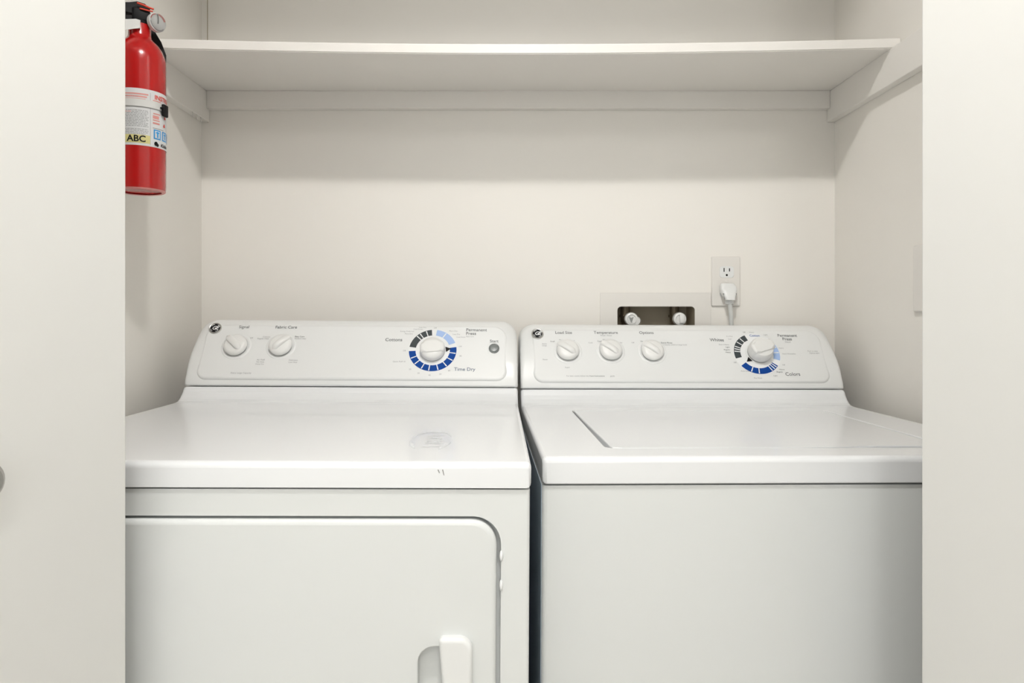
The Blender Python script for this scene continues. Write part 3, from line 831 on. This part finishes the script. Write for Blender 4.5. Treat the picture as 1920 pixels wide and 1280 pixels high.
# valve head; local frame H: x to the right as seen, y away, z up
hd = bmesh.new()
lathe(hd, [(0, 0.281), (0.0150, 0.281), (0.0155, 0.288), (0.0125, 0.292), (0.0125, 0.303), (0.0100, 0.309), (0, 0.310)], 24)
right = Vector((-math.sin(AZ), math.cos(AZ), 0)); toward = Vector((math.cos(AZ), math.sin(AZ), 0))
HM = Matrix(((right.x, -toward.x, 0, 0), (right.y, -toward.y, 0, 0), (0, 0, 1, 0), (0, 0, 0, 1)))
rbox(hd, (-0.012, -0.013, 0.288), (0.016, 0.013, 0.312), 0.004, 3, HM)
finish('valve_head', hd, M['black'], fe, 40)
def side_prism(bm, pts, y0, y1, r=0.0):
    # outline in (x,z) of the head frame, extruded in y
    prism(bm, pts, -y1, -y0, HM @ Matrix(((1, 0, 0, 0), (0, 0, -1, 0), (0, 1, 0, 0), (0, 0, 0, 1))), r=r, seg=2)
bm = bmesh.new()   # operating lever arching to the left
side_prism(bm, [(0.014, 0.3050), (0.016, 0.3130), (0.008, 0.3205), (-0.004, 0.3225), (-0.016, 0.3180), (-0.030, 0.3135), (-0.050, 0.3110), (-0.075, 0.3050), (-0.076, 0.2985), (-0.050, 0.3020), (-0.030, 0.3020), (-0.016, 0.3010), (-0.008, 0.2990)], -0.0095, 0.0095, 0.002)
finish('lever', bm, M['black'], fe, 35)
bm = bmesh.new()   # carrying handle below it
side_prism(bm, [(-0.006, 0.2990), (-0.020, 0.2970), (-0.026, 0.2920), (-0.040, 0.2940), (-0.074, 0.2840), (-0.076, 0.2770), (-0.044, 0.2850), (-0.022, 0.2830), (-0.006, 0.2830)], -0.008, 0.008, 0.002)
finish('carry_handle', bm, M['black'], fe, 35)
bm = bmesh.new()   # red safety pin
tube(bm, [HM @ Vector(p) for p in ((-0.004, -0.016, 0.3165), (0.006, -0.0165, 0.3145), (0.014, -0.016, 0.3120), (0.021, -0.012, 0.3120))], 0.0016, 8)
tube(bm, [HM @ Vector(p) for p in ((0.000, -0.0145, 0.3085), (0.010, -0.016, 0.3070), (0.020, -0.014, 0.3070))], 0.0013, 8)
finish('safety_pin', bm, M['redink'], fe, 50)
# pressure gauge: silver cup with a clear domed lens turned to the right
gd = (HM.to_3x3() @ Vector((0.62, -0.78, 0.05))).normalized()
gm = Matrix.Translation(HM @ Vector((0.0225, -0.008, 0.2895))) @ gd.to_track_quat('Z', 'Y').to_matrix().to_4x4()
bm = bmesh.new()
lathe(bm, [(0, -0.010), (0.006, -0.010), (0.007, -0.002), (0.0152, 0.000), (0.0160, 0.004), (0.0160, 0.0075), (0.0148, 0.0080), (0.0146, 0.0055), (0, 0.0050)], 32, gm)
g = finish('pressure_gauge', bm, M['strap'], fe, 45)
bm = bmesh.new(); lathe(bm, [(0.0146, 0.0072), (0.0138, 0.0120), (0.0100, 0.0155), (0.0050, 0.0168), (0, 0.0170)], 32, gm)
finish('gauge_lens', bm, M['clear'], g, 60)
bm = bmesh.new()
for a0, a1, mi in ((20, 80, 0), (100, 160, 0), (180, 330, 1)):
    n = 8
    for i in range(n):
        p = []
        for rr, aa in ((0.0095, a0 + (a1-a0)*i/n), (0.0125, a0 + (a1-a0)*i/n), (0.0125, a0 + (a1-a0)*(i+1)/n), (0.0095, a0 + (a1-a0)*(i+1)/n)):
            p.append(bm.verts.new(gm @ Vector((rr * math.cos(R(aa)), rr * math.sin(R(aa)), 0.0058))))
        f = bm.faces.new(p); f.material_index = mi
box(bm, (-0.0006, -0.002, 0.0060), (0.0006, 0.010, 0.0066), 2, gm)
finish('gauge_face', bm, [M['redink'], M['fink'], M['black']], g, recalc=False)

# wall bracket: back plate, hook, strap and latch
br = thing('wall_bracket', 'black wall bracket with a light metal strap around the red extinguisher', 'bracket', (XL, EY, 1.303))
ox = EX - XL
def BR(v): return Vector((v[0] + ox, v[1], v[2]))
bm = bmesh.new()
rbox(bm, (0.0, -0.018, 0.02), (0.010, 0.018, 0.290), 0.003)
rbox(bm, (0.008, -0.012, 0.150), (ox - ER - 0.0012, 0.012, 0.162), 0.001)
rbox(bm, (0.008, -0.012, 0.030), (ox - ER - 0.0012, 0.012, 0.042), 0.001)
finish('back_plate', bm, M['black'], br, 40)
bm = bmesh.new()    # light hook plate under the carrying handle, holding the neck
HB = Matrix.Translation((ox, 0, 0)) @ HM
prism(bm, [(-0.052, 0.255), (-0.030, 0.263), (-0.010, 0.2705), (0.001, 0.2725), (0.001, 0.2865), (-0.006, 0.2875), (-0.018, 0.2845), (-0.052, 0.280)], 0.0195, 0.0220, HB @ Matrix(((1, 0, 0, 0), (0, 0, -1, 0), (0, 1, 0, 0), (0, 0, 0, 1))), r=0.0008)
finish('neck_hook', bm, M['strap'], br)
bm = bmesh.new()    # dark arm of the bracket showing behind the shoulder on the right
prism(bm, [(0.012, 0.290), (0.022, 0.290), (0.034, 0.270), (0.0420, 0.248), (0.0415, 0.226), (0.026, 0.232), (0.014, 0.258)], -0.032, -0.024, HB @ Matrix(((1, 0, 0, 0), (0, 0, -1, 0), (0, 1, 0, 0), (0, 0, 0, 1))), r=0.001)
finish('bracket_arm', bm, M['black'], br)
bm = bmesh.new()
n = 72; rr = ER + 0.0016; za, zb = 1.4390 - ZB, 1.4510 - ZB
ra = [bm.verts.new(BR((rr * math.cos(2*PI*k/n), rr * math.sin(2*PI*k/n), za))) for k in range(n)]
rb = [bm.verts.new(BR((rr * math.cos(2*PI*k/n), rr * math.sin(2*PI*k/n), zb))) for k in range(n)]
rc_ = [bm.verts.new(BR(((rr + 0.0008) * math.cos(2*PI*k/n), (rr + 0.0008) * math.sin(2*PI*k/n), zb))) for k in range(n)]
rd = [bm.verts.new(BR(((rr + 0.0008) * math.cos(2*PI*k/n), (rr + 0.0008) * math.sin(2*PI*k/n), za))) for k in range(n)]
for k in range(n):
    q = (k + 1) % n
    bm.faces.new((ra[k], ra[q], rb[q], rb[k])); bm.faces.new((rb[k], rb[q], rc_[q], rc_[k])); bm.faces.new((rc_[k], rc_[q], rd[q], rd[k])); bm.faces.new((rd[k], rd[q], ra[q], ra[k]))
finish('strap', bm, M['strap'], br, 40)
la = AZ + R(60)
lm = Matrix.Translation(BR(((ER + 0.0045) * math.cos(la), (ER + 0.0045) * math.sin(la), 1.4420 - ZB))) @ Matrix.Rotation(la, 4, 'Z')
bm = bmesh.new(); rbox(bm, (-0.0030, -0.009, -0.012), (0.0022, 0.0060, 0.0085), 0.002, 3, lm)
rbox(bm, (-0.0025, -0.014, -0.001), (0.0012, -0.008, 0.002), 0.0008, 2, lm)
finish('latch', bm, M['black'], br, 40)
